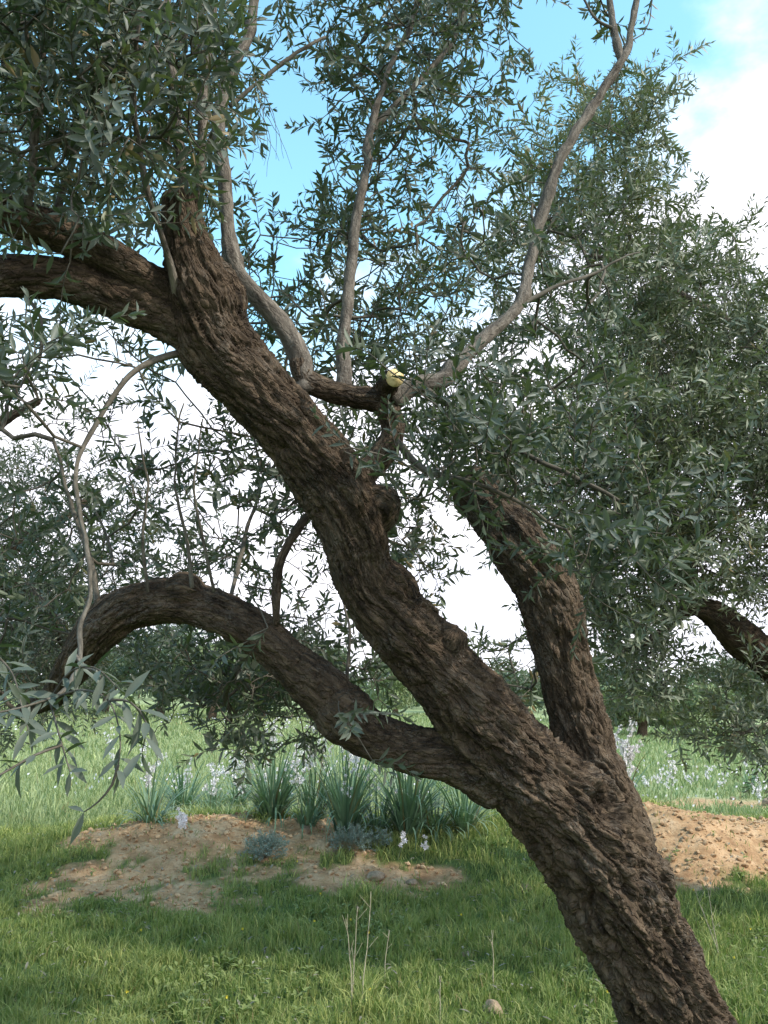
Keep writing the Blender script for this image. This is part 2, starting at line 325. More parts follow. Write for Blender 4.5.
# ------------------------------------------------------------------ limbs fused into one barked mesh
def frame_data(path):
    t, a, b = frames(path[:, :3]); s = np.concatenate([[0], np.cumsum(np.linalg.norm(np.diff(path[:, :3], axis=0), axis=1))]); return t, a, b, s
def fused(name, limbs, voxel, parent, material, dents=(), bumps=(), rough=1.0, lump=.10, smooth_n=4):
    """limbs: list of arrays (x,y,z,r).  Union by voxel remesh, then bark relief along the grain of each limb"""
    bm_v, bm_f = [], []; n0 = 0
    T = Tubes()
    for q in limbs: T.add(q[:, :3], q[:, 3], 20, True)
    me = T.mesh('tmp')
    bm = bmesh.new(); bm.from_mesh(me)
    for (c, r) in bumps:
        bmesh.ops.create_icosphere(bm, subdivisions=3, radius=float(r), matrix=Matrix.Translation(Vector([float(v) for v in c])))
    bm.to_mesh(me); bm.free()
    ob = bpy.data.objects.new('tmp', me); col.objects.link(ob)
    md = ob.modifiers.new('r', 'REMESH'); md.mode = 'VOXEL'; md.voxel_size = voxel
    sm = ob.modifiers.new('s', 'SMOOTH'); sm.factor = .6; sm.iterations = smooth_n
    dg = bpy.context.evaluated_depsgraph_get(); ev = ob.evaluated_get(dg); me2 = bpy.data.meshes.new_from_object(ev)
    bpy.data.objects.remove(ob); bpy.data.meshes.remove(me)
    nv = len(me2.vertices); co = np.empty(nv*3, np.float32); me2.vertices.foreach_get('co', co); co = co.reshape(-1, 3).astype(float)
    no = np.empty(nv*3, np.float32); me2.vertices.foreach_get('normal', no); no = no.reshape(-1, 3).astype(float)
    best = np.full((nv, 2), 1e9); hh = np.zeros((nv, 2)); rests = np.zeros((nv, 2, 3)); rads = np.zeros((nv, 2))
    for li, q in enumerate(limbs):
        t, a, b, s = frame_data(q); kd = kdtree.KDTree(len(q))
        for i, p in enumerate(q): kd.insert(p[:3], i)
        kd.balance(); ii = np.array([kd.find(c)[1] for c in co])
        dv = co-q[ii, :3]; al = (dv*t[ii]).sum(1); dp = dv-al[:, None]*t[ii]; dist = np.linalg.norm(dv, axis=1)/q[ii, 3]
        R0 = q[:, 3].mean(); th = np.arctan2((dp*b[ii]).sum(1), (dp*a[ii]).sum(1))+(s[ii]+al)*1.1
        rest = np.stack([np.cos(th)*R0, np.sin(th)*R0, s[ii]+al+li*3.7], -1)
        w = dist < best[:, 0]; w2 = (~w) & (dist < best[:, 1])
        best[w, 1] = best[w, 0]; rests[w, 1] = rests[w, 0]; rads[w, 1] = rads[w, 0]
        best[w, 0] = dist[w]; rests[w, 0] = rest[w]; rads[w, 0] = q[ii[w], 3]
        best[w2, 1] = dist[w2]; rests[w2, 1] = rest[w2]; rads[w2, 1] = q[ii[w2], 3]
    def relief(rs, rd):
        wp = rs+(np.stack([fbm(rs*[14, 14, 6], 3, 31), fbm(rs*[14, 14, 6], 3, 32), fbm(rs*[14, 14, 6], 3, 33)], -1)-.5)*.07
        n1 = fbm(wp*[27, 27, 4.5], 2, 1); n2 = fbm(wp*[56, 56, 12], 2, 2)
        c1 = np.exp(-((n1-.5)/.055)**2); c2 = np.exp(-((n2-.5)/.06)**2); n3 = fbm(wp*[27, 27, 5.5], 3, 15)*9
        q = np.floor(n3); fr = n3-q; ter = (q+np.clip((fr-.78)/.22, 0, 1)-fr*.55)/9
        amp = np.clip(rd/.13, .25, 1.1)
        cord = fbm(rs*[9, 9, 2.2], 3, 21)-.5
        return amp*(-.015*c1-.008*c2+.042*(ter-.2)+.008*(vn(wp*[130, 130, 70], 3)-.5))*rough+rd*lump*2.1*cord+rd*lump*1.6*(fbm(rs*[5, 5, 6], 2, 23)-.5)
    h0 = relief(rests[:, 0], rads[:, 0]); h1 = relief(rests[:, 1], np.maximum(rads[:, 1], .01))
    w = np.clip(.5+(best[:, 1]-best[:, 0])*2.2, .5, 1); w[best[:, 1] > 1e8] = 1
    h = h0*w+h1*(1-w)
    for (c, r, dep) in dents:
        dd = np.linalg.norm(co-np.array(c), axis=1)/r; h += -dep*np.exp(-dd**2)+dep*.45*np.exp(-((dd-1.5)/.45)**2)
    co2 = co+no*h[:, None]
    me2.vertices.foreach_set('co', co2.astype(np.float32).ravel())
    me2.attributes.new('rest', 'FLOAT_VECTOR', 'POINT').data.foreach_set('vector', rests[:, 0].astype(np.float32).ravel())
    me2.polygons.foreach_set('use_smooth', np.ones(len(me2.polygons), bool)); me2.update()
    return link(name, me2, material, parent)
def pix(rows, step=.02):
    """rows of (px, py, width in px, depth) -> smooth path of xyz + radius"""
    return smooth_path([np.append(P(x, y, d), w*.5*mpp(d)) for x, y, w, d in rows], step)
_pix = pix
def pixs(rows, step=.02):
    return pix([(x, y, w*.93, d) for x, y, w, d in rows], step)

# ------------------------------------------------------------------ growth of branchlets to where the crown is
class Grow:
    def __init__(s): s.p = []; s.par = []; s.root = []; s.d = []; s.paths = []
    def seed(s, path, root):
        path = path[::2] if len(path) > 60 and root != 't' else path
        t = nrm(np.gradient(path[:, :3], axis=0))
        for q, dd in zip(path[::2], t[::2]): s.p.append(q[:3]); s.par.append(-1); s.root.append(root); s.d.append(dd)
    def grow(s, pts, seg=.06):
        base = np.array(s.p); n0 = len(base)
        d0 = np.array([np.min(((base-a)**2).sum(1)) for a in pts]); order = np.argsort(d0)
        arr = np.zeros((n0+len(pts)*40, 3)); arr[:n0] = base; n = n0; ends = []
        for ai in order:
            a = pts[ai]; v = a-arr[:n]; dd = np.sqrt((v**2).sum(1)); j = int(np.argmin(dd)); dist = dd[j]
            k = min(38, max(2, int(dist/seg))); p0 = arr[j]; d = s.d[j]; tt = nrm(a-p0)
            c1 = p0+nrm(d*.22+tt*.9+rng.normal(0, .15, 3))*dist*.4; c2 = a-nrm(tt+np.array([0, 0, .25])+rng.normal(0, .2, 3))*dist*.3
            path = [j]
            for i in range(1, k+1):
                u = i/k; q = (1-u)**3*p0+3*(1-u)**2*u*c1+3*(1-u)*u*u*c2+u**3*a+(rng.normal(0, .006, 3) if i < k else 0)
                arr[n] = q; s.p.append(q); s.par.append(path[-1]); s.root.append(s.root[j]); s.d.append(nrm(q-arr[path[-1]])); path.append(n); n += 1
            s.paths.append(path); ends.append((path[-1], ai))
        return ends
    def wood(s, keep=2.2):
        n = len(s.p); cnt = np.zeros(n)
        for pa in s.paths: cnt[pa[-1]] += 1
        for i in range(n-1, -1, -1):
            if s.par[i] >= 0: cnt[s.par[i]] += cnt[i]
        rad = .0010+.0009*cnt**.47; tb = {}
        for pa in s.paths:
            r = [rad[i] for i in pa]; r[0] = r[1]; rt = s.root[pa[-1]]
            tb.setdefault(rt, Tubes()).add([s.p[i] for i in pa], r, 5, False)
        return tb
def parse(maps):
    g = {}
    for r, c, st in maps:
        for k, ch in enumerate(st.replace(' ', '')): g[(r, c+k)] = int(ch)
    return g
def attract(g, k, dfun, jitter=16):
    o = []
    for (r, c), v in g.items():
        d = dfun(c*32+16, r*32+16); lam = v*k
        for _ in range(rng.poisson(lam)):
            x = c*32+16+random.uniform(-jitter, jitter); y = r*32+16+random.uniform(-jitter, jitter); dd = d[0]+(d[1]-d[0])*random.random()
            # clumping: keep by a noise in space
            q = P(x, y, dd)
            if .5*vn(q[None]*3.4, 77)[0]+.5*vn(q[None]*7.5, 78)[0] < (.42 if v < 6.5 else .33): continue
            o.append(q)
    return o
def crown(gr, ends, pts, tree, parts, leafmat, leaf, up, hi=True, shoots=(1, 2), length=(.12, .26), gap=.018, dens=1.0, drop=.02):
    LV, TB = {}, {}
    for node, ai in ends:
        rt = gr.root[node]; a = pts[ai]; d = gr.d[node]
        lv = LV.setdefault(rt, Leaves()); tb = TB.setdefault(rt, Tubes())
        for _ in range(random.randint(*shoots)):
            dd = nrm(d*.6+np.array([0, 0, up])+rng.normal(0, .5, 3))
            shoot(lv, tb, a, dd, random.uniform(*length), leaf*random.uniform(.85, 1.15), drop*random.uniform(-.5, 2), hi, gap, dens=dens)
    wd = gr.wood()
    for rt in set(LV) | set(wd):
        par = parts[rt]; top = (par is tree)
        if rt in wd or rt in TB:
            T = wd.get(rt, Tubes()); S_ = TB.get(rt)
            if S_ and S_.v:
                for f in S_.f: T.f.append(f+T.n)
                T.v += S_.v; T.r += S_.r; T.n += S_.n
            if T.v: link('twigs', T.mesh('twigs'), M_twig, par)
        if rt in LV and LV[rt].b: link('crown' if top else 'foliage', LV[rt].mesh('crown', hi), leafmat, par)

# ================================================================== MAIN OLIVE TREE
base = P(748, 1180, 2.62); base[2] = float(terrain(np.array([base[0]]), np.array([base[1]]))[0])
tree = empty('olive_tree', base, 'large leaning olive tree with rough dark brown forked trunk filling the foreground', 'tree')
stem = pixs([(760, 1215, 175, 2.66), (735, 1150, 135, 2.65), (706, 1090, 118, 2.63), (675, 1018, 108, 2.6), (643, 950, 99, 2.58), (620, 900, 106, 2.56), (596, 855, 106, 2.55),
            (560, 808, 98, 2.52), (520, 765, 92, 2.50), (478, 715, 84, 2.47), (440, 668, 76, 2.45), (400, 625, 72, 2.43), (368, 583, 64, 2.41),
            (354, 535, 66, 2.39), (332, 484, 72, 2.37), (297, 433, 68, 2.34), (257, 390, 70, 2.31), (218, 345, 76, 2.28), (203, 305, 74, 2.26), (192, 262, 56, 2.25), (184, 225, 44, 2.25), (182, 196, 40, 2.25)])
rfork = pixs([(640, 930, 60, 2.60), (618, 850, 76, 2.62), (600, 790, 72, 2.64), (586, 745, 60, 2.66), (573, 700, 56, 2.68), (561, 645, 58, 2.70), (547, 590, 62, 2.73), (522, 548, 58, 2.77), (494, 512, 50, 2.82), (472, 488, 42, 2.86), (464, 478, 34, 2.88)])
lowl = pixs([(500, 775, 70, 2.50), (455, 758, 54, 2.49), (420, 752, 50, 2.49), (384, 741, 47, 2.50), (350, 720, 50, 2.51), (320, 688, 50, 2.52), (292, 664, 47, 2.53), (256, 632, 47, 2.54), (210, 609, 44, 2.55), (165, 602, 44, 2.56),
            (124, 611, 45, 2.58), (92, 638, 44, 2.61), (70, 672, 34, 2.68), (50, 698, 24, 2.8), (20, 712, 16, 2.95)])
upl = pixs([(205, 325, 56, 2.27), (170, 296, 42, 2.25), (122, 264, 38, 2.22), (62, 236, 38, 2.18), (0, 210, 40, 2.13), (-60, 178, 36, 2.08), (-130, 120, 28, 2.0)])
midl = pixs([(220, 345, 62, 2.28), (178, 322, 52, 2.26), (122, 300, 46, 2.24), (62, 280, 44, 2.20), (0, 276, 42, 2.16), (-70, 285, 34, 2.1), (-150, 270, 26, 2.05)])
cl = pixs([(340, 495, 40, 2.40), (368, 470, 30, 2.44), (386, 450, 27, 2.47), (393, 425, 26, 2.5), (380, 402, 28, 2.5), (350, 396, 24, 2.48), (322, 388, 24, 2.46), (304, 378, 22, 2.45), (298, 360, 19, 2.45)])
stub = pix([(381, 404, 26, 2.51), (386, 388, 24, 2.48), (391, 380, 22, 2.44), (395, 378, 20, 2.40)], .012)
stub2 = pix([(438, 655, 44, 2.43), (449, 640, 36, 2.41), (455, 631, 28, 2.40)])
knob = pix([(365, 600, 40, 2.40), (352, 612, 20, 2.36)])
fused('trunk', [stem, rfork, lowl, upl, midl, cl, stub, stub2], .0044, tree, M_bark,
      dents=[(P(612, 806, 2.44), .05, .035), (P(588, 712, 2.56), .035, .018), (P(405, 640, 2.30), .03, .02), (P(648, 872, 2.42), .035, .02), (P(462, 700, 2.33), .04, .02),
             (P(350, 500, 2.24), .04, .018), (P(245, 350, 2.18), .035, .018), (P(180, 335, 2.16), .03, .015), (P(560, 640, 2.6), .03, .012)],
      bumps=[(P(647, 880, 2.56), .078), (P(385, 590, 2.42), .085), (P(345, 715, 2.50), .083), (P(205, 300, 2.26), .10), (P(372, 508, 2.42), .07), (P(575, 800, 2.56), .12), (P(185, 595, 2.55), .06)])
def disc(name, path, material, parent, k=18):
    q = path; d = nrm(q[-1, :3]-q[-3, :3]); c = q[-1, :3]+d*.006; r = q[-1, 3]*.93
    T = Tubes(); T.add([c-d*.02, c-d*.002, c+d*.0005], [r, r, r*.05], k, True, .15, 3); return link(name, T.mesh(name), material, parent)
ps = disc('cut_face', stub, M_cut, tree); ps['label'] = 'fresh yellow pruning cut'
parts = {'t': tree}; gr = Grow()
for q in (upl, midl, cl, rfork[int(len(rfork)*.62):], lowl[int(len(lowl)*.4):], stem[int(len(stem)*.86):]): gr.seed(q, 't')
def branch(rows, key, material=None, wob=.26, step=.015, sub=None):
    q = pix(rows, step); q[:, :3] += (np.stack([fbm(q[:, :3]*9+k*5, 2, k) for k in range(3)], -1)-.5)*.035*np.linspace(0, 1, len(q))[:, None]
    ss = np.arange(len(q))*step; q[:, 3] *= 1+.35*(fbm(np.stack([ss*11, 0*ss, 0*ss+len(parts)], -1), 3, 44)-.5)+.22*np.clip(vn(np.stack([ss*14, 0*ss+2, 0*ss+len(parts)], -1), 45)-.7, 0, 1)/.3
    T = Tubes(); T.add(q[:, :3], q[:, 3], 16, True, wob, len(parts))
    o = link('branch', T.mesh('branch'), material or M_pale, tree); parts[key] = o; gr.seed(q, key); return o
branch([(306, 392, 26, 2.45), (298, 355, 22, 2.46), (283, 326, 20, 2.47), (255, 294, 18, 2.48), (236, 268, 17, 2.5), (229, 235, 15, 2.52), (225, 190, 14, 2.55), (220, 130, 12, 2.6), (229, 80, 11, 2.64), (248, 34, 10, 2.7), (258, -20, 8, 2.75), (268, -90, 5, 2.8)], 'b1')
branch([(230, 106, 5, 2.62), (262, 80, 4, 2.66), (300, 50, 4, 2.7), (326, 36, 2.5, 2.75)], 'b1a', M_twig)
branch([(346, 400, 16, 2.5), (343, 350, 14, 2.56), (346, 315, 12, 2.62), (351, 268, 11, 2.7), (356, 215, 10, 2.76), (367, 165, 9, 2.82), (374, 120, 7, 2.9), (390, 70, 5, 3.0), (412, 20, 6, 3.1), (430, -40, 4, 3.2)], 'b2')
branch([(372, 130, 7, 2.9), (400, 100, 6, 3.0), (430, 70, 5, 3.1), (455, 35, 4, 3.2), (470, -10, 3, 3.3)], 'b2a', M_twig)
branch([(392, 402, 22, 2.5), (415, 385, 17, 2.52), (442, 380, 17, 2.55), (466, 356, 15, 2.6), (494, 330, 13, 2.66), (520, 304, 12, 2.72), (529, 268, 11, 2.8), (540, 218, 10, 2.86), (560, 162, 10, 2.92), (588, 112, 9, 3.0), (620, 62, 8, 3.08), (633, 20, 7, 3.15), (642, -30, 6, 3.2), (660, -110, 4, 3.3)], 'b3')
branch([(621, 60, 8, 3.08), (613, 28, 7, 3.12), (608, -5, 6, 3.16), (600, -70, 4, 3.2)], 'b3a')
branch([(612, 28, 3.5, 3.1), (596, 20, 3, 3.1), (585, 2, 2.5, 3.1), (575, -20, 2, 3.1)], 'b3b', M_twig)
branch([(520, 305, 4.5, 2.72), (560, 285, 3.5, 2.8), (600, 270, 2.6, 2.9), (640, 250, 1.5, 3.0)], 'b3c', M_twig)
branch([(425, 388, 6, 2.52), (470, 420, 6, 2.5), (520, 450, 5, 2.45), (570, 475, 5, 2.4), (620, 500, 3, 2.4)], 'b4', M_twig)
branch([(395, 440, 8, 2.47), (425, 470, 7, 2.4), (470, 480, 5, 2.3), (520, 500, 4, 2.25), (570, 530, 3, 2.25)], 'b5', M_twig)
branch([(178, 300, 9, 2.2), (171, 268, 7, 2.16), (155, 215, 6, 2.12), (141, 155, 6, 2.08), (135, 82, 5, 2.05), (140, 20, 4, 2.0), (150, -40, 3, 2)], 'u1')
branch([(135, 84, 4, 2.05), (100, 116, 4.5, 2.04), (56, 142, 4, 2.0), (20, 150, 3, 1.98)], 'u2', M_pale)
branch([(160, 40, 4, 2.05), (146, 68, 4.5, 2.05), (135, 84, 5, 2.05)], 'u2b', M_pale)
branch([(27, 250, 9, 2.15), (30, 180, 8, 2.1), (39, 100, 7, 2.06), (42, 40, 6, 2.02), (44, -30, 4, 2)], 'u3')
branch([(186, 215, 12, 2.25), (180, 160, 11, 2.28), (174, 100, 9, 2.3), (170, 40, 7, 2.35), (165, -30, 5, 2.4)], 'u4')
branch([(196, 215, 11, 2.25), (201, 150, 9, 2.27), (204, 90, 8, 2.3), (210, 30, 6, 2.35), (216, -40, 4, 2.4)], 'u5')
branch([(50, 240, 8, 2.15), (66, 180, 7, 2.2), (90, 110, 6, 2.3), (110, 40, 5, 2.4), (118, -40, 3, 2.5)], 'u6', M_twig)
branch([(148, 592, 3.5, 2.5), (143, 540, 3, 2.5), (148, 480, 2.2, 2.5), (138, 420, 1.2, 2.5)], 's1', M_twig)
branch([(192, 588, 4, 2.5), (187, 540, 3.2, 2.52), (176, 480, 2.4, 2.55), (184, 400, 1.3, 2.6)], 's2', M_twig)
branch([(214, 592, 3.4, 2.5), (203, 540, 2.8, 2.5), (196, 480, 2, 2.5), (204, 420, 1.1, 2.5)], 's3', M_twig)
branch([(276, 625, 8, 2.5), (277, 590, 8, 2.52), (283, 555, 9, 2.56), (302, 522, 8, 2.62), (330, 500, 8, 2.7)], 's4', M_bark)
branch([(100, 625, 7, 2.6), (90, 560, 5, 2.75), (70, 500, 4, 2.9), (50, 440, 3, 3.0)], 's5', M_twig)
branch([(230, 600, 5, 2.6), (245, 540, 4, 2.9), (260, 480, 3, 3.1), (250, 420, 1.6, 3.3)], 's6', M_twig)
branch([(345, 690, 4.5, 2.55), (350, 640, 3, 2.6), (345, 600, 1.5, 2.7)], 's7', M_twig)
branch([(250, 645, 7, 2.6), (240, 670, 6, 2.9), (225, 690, 5, 3.1), (230, 720, 3, 3.2)], 's8', M_twig)
branch([(200, 350, 8, 2.28), (165, 357, 6.5, 2.22), (130, 375, 5.5, 2.16), (100, 418, 5, 2.1), (76, 470, 4.6, 2.02), (83, 540, 4.5, 1.9), (92, 592, 4.5, 1.8), (78, 630, 5, 1.7), (75, 662, 5, 1.62), (66, 684, 5, 1.55), (50, 700, 4, 1.45)], 'hang', M_twig)
branch([(75, 655, 4, 1.64), (86, 668, 3.5, 1.6), (100, 676, 3, 1.5)], 'hang2')

M_map = parse([(-4, -4, '2222 333333333233555310111000'), (-3, -4, '2333 444444443334666421122000'), (-2, -4, '3444 555555553245777521122000'), (-1, -4, '3455 555555553247777510232000'),
 (0, -4, '3455 555555553247777610232000'), (1, -4, '3455 555555551037777611121000'), (2, -4, '3455 555555541036777410110000'), (3, -4, '3455 555555530026776310000000'),
 (4, -4, '3455 555555530025665521110000'), (5, -4, '3444 444444430035555552100000'), (6, -4, '2344 433333331146666555200000'), (7, -4, '2333 322222233366666666300000'),
 (8, -4, '1222 211111134466666665300000'), (9, -4, '1222 321111235566666665300000'), (10, -4, '1233 322222235566666665300000'), (11, -4, '1233 333332223556666653200000'),
 (12, -4, '1233 333222233355666432200000'), (13, -4, '1222 222222344344666543000000'), (14, -4, '1222 233233455544555543000000'), (15, -4, '1222 245333445554443332000000'),
 (16, -4, '1233 355433445554430000000000'), (17, -4, '1233 345432344544540000000000'), (18, -4, '1233 333311234433340000000000'), (19, -4, '1233 332111234433200011000000'),
 (20, -4, '1122 221123566653200343000000'), (21, -4, '0111 110126888775000232000000'), (22, -4, '0000 000014677620000000000000'), (23, 6, '1221')])
def dm(x, y):
    if y < 400: return (2.75, 4.1) if x > 220 else (2.5, 3.9)
    if x > 380 and y > 500: return (3.0, 3.8)
    if y > 610: return (2.8, 3.7)
    return (2.75, 4.0)
for (r_, c_) in M_map:
    k_ = 1.0
    if 0 <= r_ <= 5 and 15 <= c_ <= 18: k_ = .4
    if 1 <= r_ <= 6 and 7 <= c_ <= 9: k_ = .35
    if 5 <= r_ <= 12 and 13 <= c_ <= 17: k_ = .6
    if 9 <= r_ <= 15 and 0 <= c_ <= 8: k_ = .8
    M_map[(r_, c_)] *= k_
ptsM = attract(M_map, 1.3, dm)
F_map = parse([(-3, -3, '3455555542'), (-2, -3, '4566666653'), (-1, -3, '4677777763'), (0, -3, '4678888885'), (1, -3, '4678888874'), (2, -3, '4678888863'), (3, -3, '4577888863'), (4, -3, '3456788763'), (5, -3, '2334566431'),
 (6, -3, '1222333220'), (7, -3, '111111100'), (10, -2, '2331'), (11, -2, '3452'), (12, -2, '2341'), (11, 12, '122'), (12, 12, '345443'), (13, 12, '6777655'), (14, 12, '47655566'), (15, 12, '352225665'), (16, 17, '46664'), (17, 17, '3553'), (18, 18, '32')])
def df(x, y): return (1.85, 2.2) if x < 300 else (2.1, 2.42)
ptsF = attract(F_map, .5, df, 18)
for (x, y, d) in ((352, 448, 2.16), (345, 452, 2.15), (250, 640, 2.3), (268, 628, 2.32), (345, 715, 2.3), (372, 760, 2.35), (245, 585, 2.4), (20, 370, 1.7), (5, 385, 1.7), (35, 350, 1.75), (-20, 360, 1.7), (70, 262, 2.0)): ptsF.append(P(x, y, d))
e1 = gr.grow(np.array(ptsM)); e2 = gr.grow(np.array(ptsF))
allp = np.array(ptsM+ptsF); ends = e1+[(n, a+len(ptsM)) for n, a in e2]
crown(gr, ends, allp, tree, parts, M_leaf, .047, .35, True, (1, 2), (.11, .25))

# the close hanging sprig low on the left
LV, TB = Leaves(), Tubes()
sprigs = [([(50, 700, 1.45), (80, 690, 1.38), (108, 700, 1.3), (120, 735, 1.25), (118, 770, 1.22)], .044), ([(50, 700, 1.45), (55, 720, 1.35), (62, 745, 1.28), (70, 772, 1.24)], .044),
          ([(60, 695, 1.45), (30, 705, 1.35), (0, 712, 1.28), (-40, 715, 1.2)], .044), ([(108, 700, 1.3), (130, 702, 1.27), (146, 722, 1.25), (142, 752, 1.24)], .055),
          ([(62, 745, 1.28), (35, 755, 1.24), (5, 772, 1.2), (-30, 790, 1.15)], .044), ([(118, 765, 1.22), (112, 785, 1.22), (98, 802, 1.22), (84, 812, 1.22)], .04),
          ([(50, 700, 1.45), (70, 672, 1.42), (95, 668, 1.36), (120, 690, 1.3)], .05), ([(-20, 640, 1.6), (10, 670, 1.5), (20, 700, 1.4), (28, 730, 1.32)], .055)]
for rows, lf in sprigs:
    q = smooth_path([P(*r) for r in rows], .017)[:, :3]; TB.add(q, np.linspace(.0024, .0009, len(q)), 6, True)
    sd = nrm(np.cross(q[1]-q[0], rng.normal(0, 1, 3)))
    n = len(q); thin = (lf == .04)
    for i in range(2, n, 1):
        d = nrm(q[i]-q[i-1]); sd = nrm(sd-d*sd.dot(d)); sd = np.cross(d, sd)
        if i % 3 == 1 and i < n-5: continue
        if thin and i < n*.75: continue
        for sg in (1, -1):
            if random.random() < .12: continue
            a = R(random.uniform(35, 75)); ll = lf*random.uniform(.75, 1.15)
            LV.add(q[i], d*math.cos(a)+sd*sg*math.sin(a)+rng.normal(0, .15, 3)+np.array([0, 0, -.15]), np.array([0, -.5, 1.])+rng.normal(0, .35, 3), ll, ll*.23, random.uniform(.05, .35), random.random()*.2)
sp = link('hanging_sprig', TB.mesh('hanging_sprig'), M_twig, tree); link('foliage', LV.mesh('foliage'), M_leaf, sp)
# bare dead twiglets in the blue gap
TD = Tubes()
for k in range(9):
    a = P(random.uniform(248, 262), random.uniform(85, 110), 2.66); q = [a]; d = nrm(P(300, 150+k*8, 2.7)-a)
    for i in range(8): d = nrm(d+rng.normal(0, .18, 3)+np.array([0, 0, -.06])); q.append(q[-1]+d*.027)
    TD.add(q, np.linspace(.0011, .0005, len(q)), 4, True)
link('bare_twigs', TD.mesh('bare_twigs'), M_twig, tree)

# ================================================================== RIGHT NEIGHBOUR
DR = 5.4
bR = P(985, 900, 6.0); bR[2] = float(terrain(bR[:1], bR[1:2])[0])
tr = empty('olive_tree', bR, 'dense olive tree on the right whose thick dark limb arches in from the edge', 'tree')
t0 = np.append(bR+[0, 0, -.15], .26)
tR = smooth_path([t0, np.append(P(960, 790, 5.9), .2), np.append(P(915, 715, 5.75), .17)], .04)
l1 = pix([(940, 760, 46, 5.8), (860, 712, 42, 5.6), (800, 682, 40, 5.3), (762, 655, 38, 5.15), (735, 632, 34, 5.1), (712, 613, 26, 5.05), (692, 608, 16, 5.0), (672, 622, 11, 4.95), (650, 640, 8, 4.9), (625, 650, 6, 4.8)], .04)
l2 = pix([(930, 745, 50, 5.8), (890, 620, 40, 6.0), (845, 500, 30, 6.1), (800, 400, 18, 6.2), (760, 320, 9, 6.2), (735, 270, 4, 6.1)], .04)
l3 = pix([(845, 510, 28, 6.05), (770, 475, 18, 5.8), (700, 440, 13, 5.5), (640, 420, 9, 5.2), (590, 410, 6, 5.0)], .04)
l4 = pix([(930, 745, 40, 5.8), (960, 560, 34, 6.0), (940, 400, 26, 6.2), (900, 260, 18, 6.2), (860, 150, 10, 6.2)], .04)
fused('trunk', [tR, l1, l2, l3, l4], .016, tr, M_bark, smooth_n=3)
gR = Grow()
for q in (l1[8:], l2[10:], l3, l4[8:]): gR.seed(q, 't')
br = []
def branchR(rows, key, PT=tr, PG=gR, parts_=None):
    q = pix(rows, .05); T = Tubes(); T.add(q[:, :3], q[:, 3], 9, True, .08, 5); o = link('branch', T.mesh('branch'), M_pale, PT); parts_[key] = o; PG.seed(q, key)
pR = {'t': tr}
branchR([(692, 610, 10, 5.0), (691, 585, 8, 5.0), (696, 550, 6, 5.0), (710, 510, 5, 5.1)], 'a', parts_=pR)
branchR([(700, 430, 9, 5.3), (640, 435, 7, 5.0), (590, 440, 6, 4.8), (550, 445, 4, 4.7)], 'b', parts_=pR)
branchR([(745, 330, 10, 5.9), (690, 300, 8, 5.6), (640, 270, 7, 5.3), (590, 255, 5, 5.1)], 'c', parts_=pR)
branchR([(860, 712, 12, 5.6), (810, 720, 10, 5.2), (770, 725, 7, 5.0), (735, 735, 4, 4.9)], 'd', parts_=pR)
R_map = parse([(2, 17, '11220'), (3, 16, '13432'), (4, 15, '1235420'), (5, 15, '1234530'), (6, 15, '2345641000'), (7, 15, '244666421 1111'),
 (8, 14, '1244677653 3333'), (9, 14, '1234678765 5555'), (10, 14, '2222688877 6666'), (11, 14, '3212588888 6666'), (12, 14, '3334688888 6666'), (13, 14, '3556788888 6666'), (14, 15, '567888888 6666'), (15, 15, '567888888 6666'),
 (16, 16, '68888876 6666'), (17, 16, '47888754 5555'), (18, 17, '3888865 5555'), (19, 17, '2888034 4555'), (20, 18, '588456 5555'), (21, 18, '345678 5555'), (22, 19, '00256 6644'), (23, 21, '012 3321')])
def dr(x, y): return (4.3, 5.9) if y > 380 else (4.7, 6.4)
def limb_clear(q):                                    # the arching limb stays open to view, with a gap under its crook
    v = q-CAM; d = v.dot(f0); x = W/2+F*v.dot(cr)/d; y = H/2-F*v.dot(cu)/d
    if 668 < x < 722 and 604 < y < 655: return False
    return not (672 < x < 800 and 590 < y < 700 and d < 5.5 and random.random() < .8)
ptsR = np.array([q for q in attract(R_map, 2.5, dr) if limb_clear(q)]); eR = gR.grow(ptsR, .09)
crown(gR, eR, ptsR, tr, pR, M_leafR, .064, .25, False, (2, 3), (.16, .30), .021)

# ================================================================== LEFT NEIGHBOUR
bL = P(-160, 880, 6.9); bL[2] = float(terrain(bL[:1], bL[1:2])[0])
tl = empty('olive_tree', bL, 'dark shaded olive tree at the left edge behind the low arching limb', 'tree')
tL = smooth_path([np.append(bL+[0, 0, -.15], .25), np.append(P(-140, 760, 6.8), .19), np.append(P(-110, 660, 6.7), .16)], .04)
k1 = pix([(-115, 680, 36, 6.7), (-60, 600, 30, 6.6), (-20, 580, 26, 6.5), (15, 588, 22, 6.45), (45, 612, 17, 6.4), (70, 650, 10, 6.3)], .04)
k2 = pix([(-110, 660, 34, 6.7), (-100, 560, 28, 6.8), (-60, 480, 20, 6.9), (-10, 430, 13, 7), (40, 400, 8, 7)], .04)
k3 = pix([(-40, 590, 18, 6.5), (10, 550, 14, 6.7), (60, 520, 10, 6.8), (100, 490, 6, 6.9)], .04)
fused('trunk', [tL, k1, k2, k3], .018, tl, M_bark, smooth_n=3)
gL = Grow(); [gL.seed(q, 't') for q in (k1[6:], k2[8:], k3)]
L_map = parse([(12, -4, '2332 1000'), (13, -4, '3443 2110'), (14, -5, '24555 2322100'), (15, -5, '35666 45442100'), (16, -5, '35666 56543210'), (17, -5, '35666 56643210'), (18, -5, '35666 777520'), (19, -5, '35666 8884110'), (20, -5, '35555 8874210'), (21, -5, '34555 6652110'), (22, -5, '12333 1100')])
ptsL = np.array(attract(L_map, 2.6, lambda x, y: (5.9, 7.4))); eL = gL.grow(ptsL, .10)
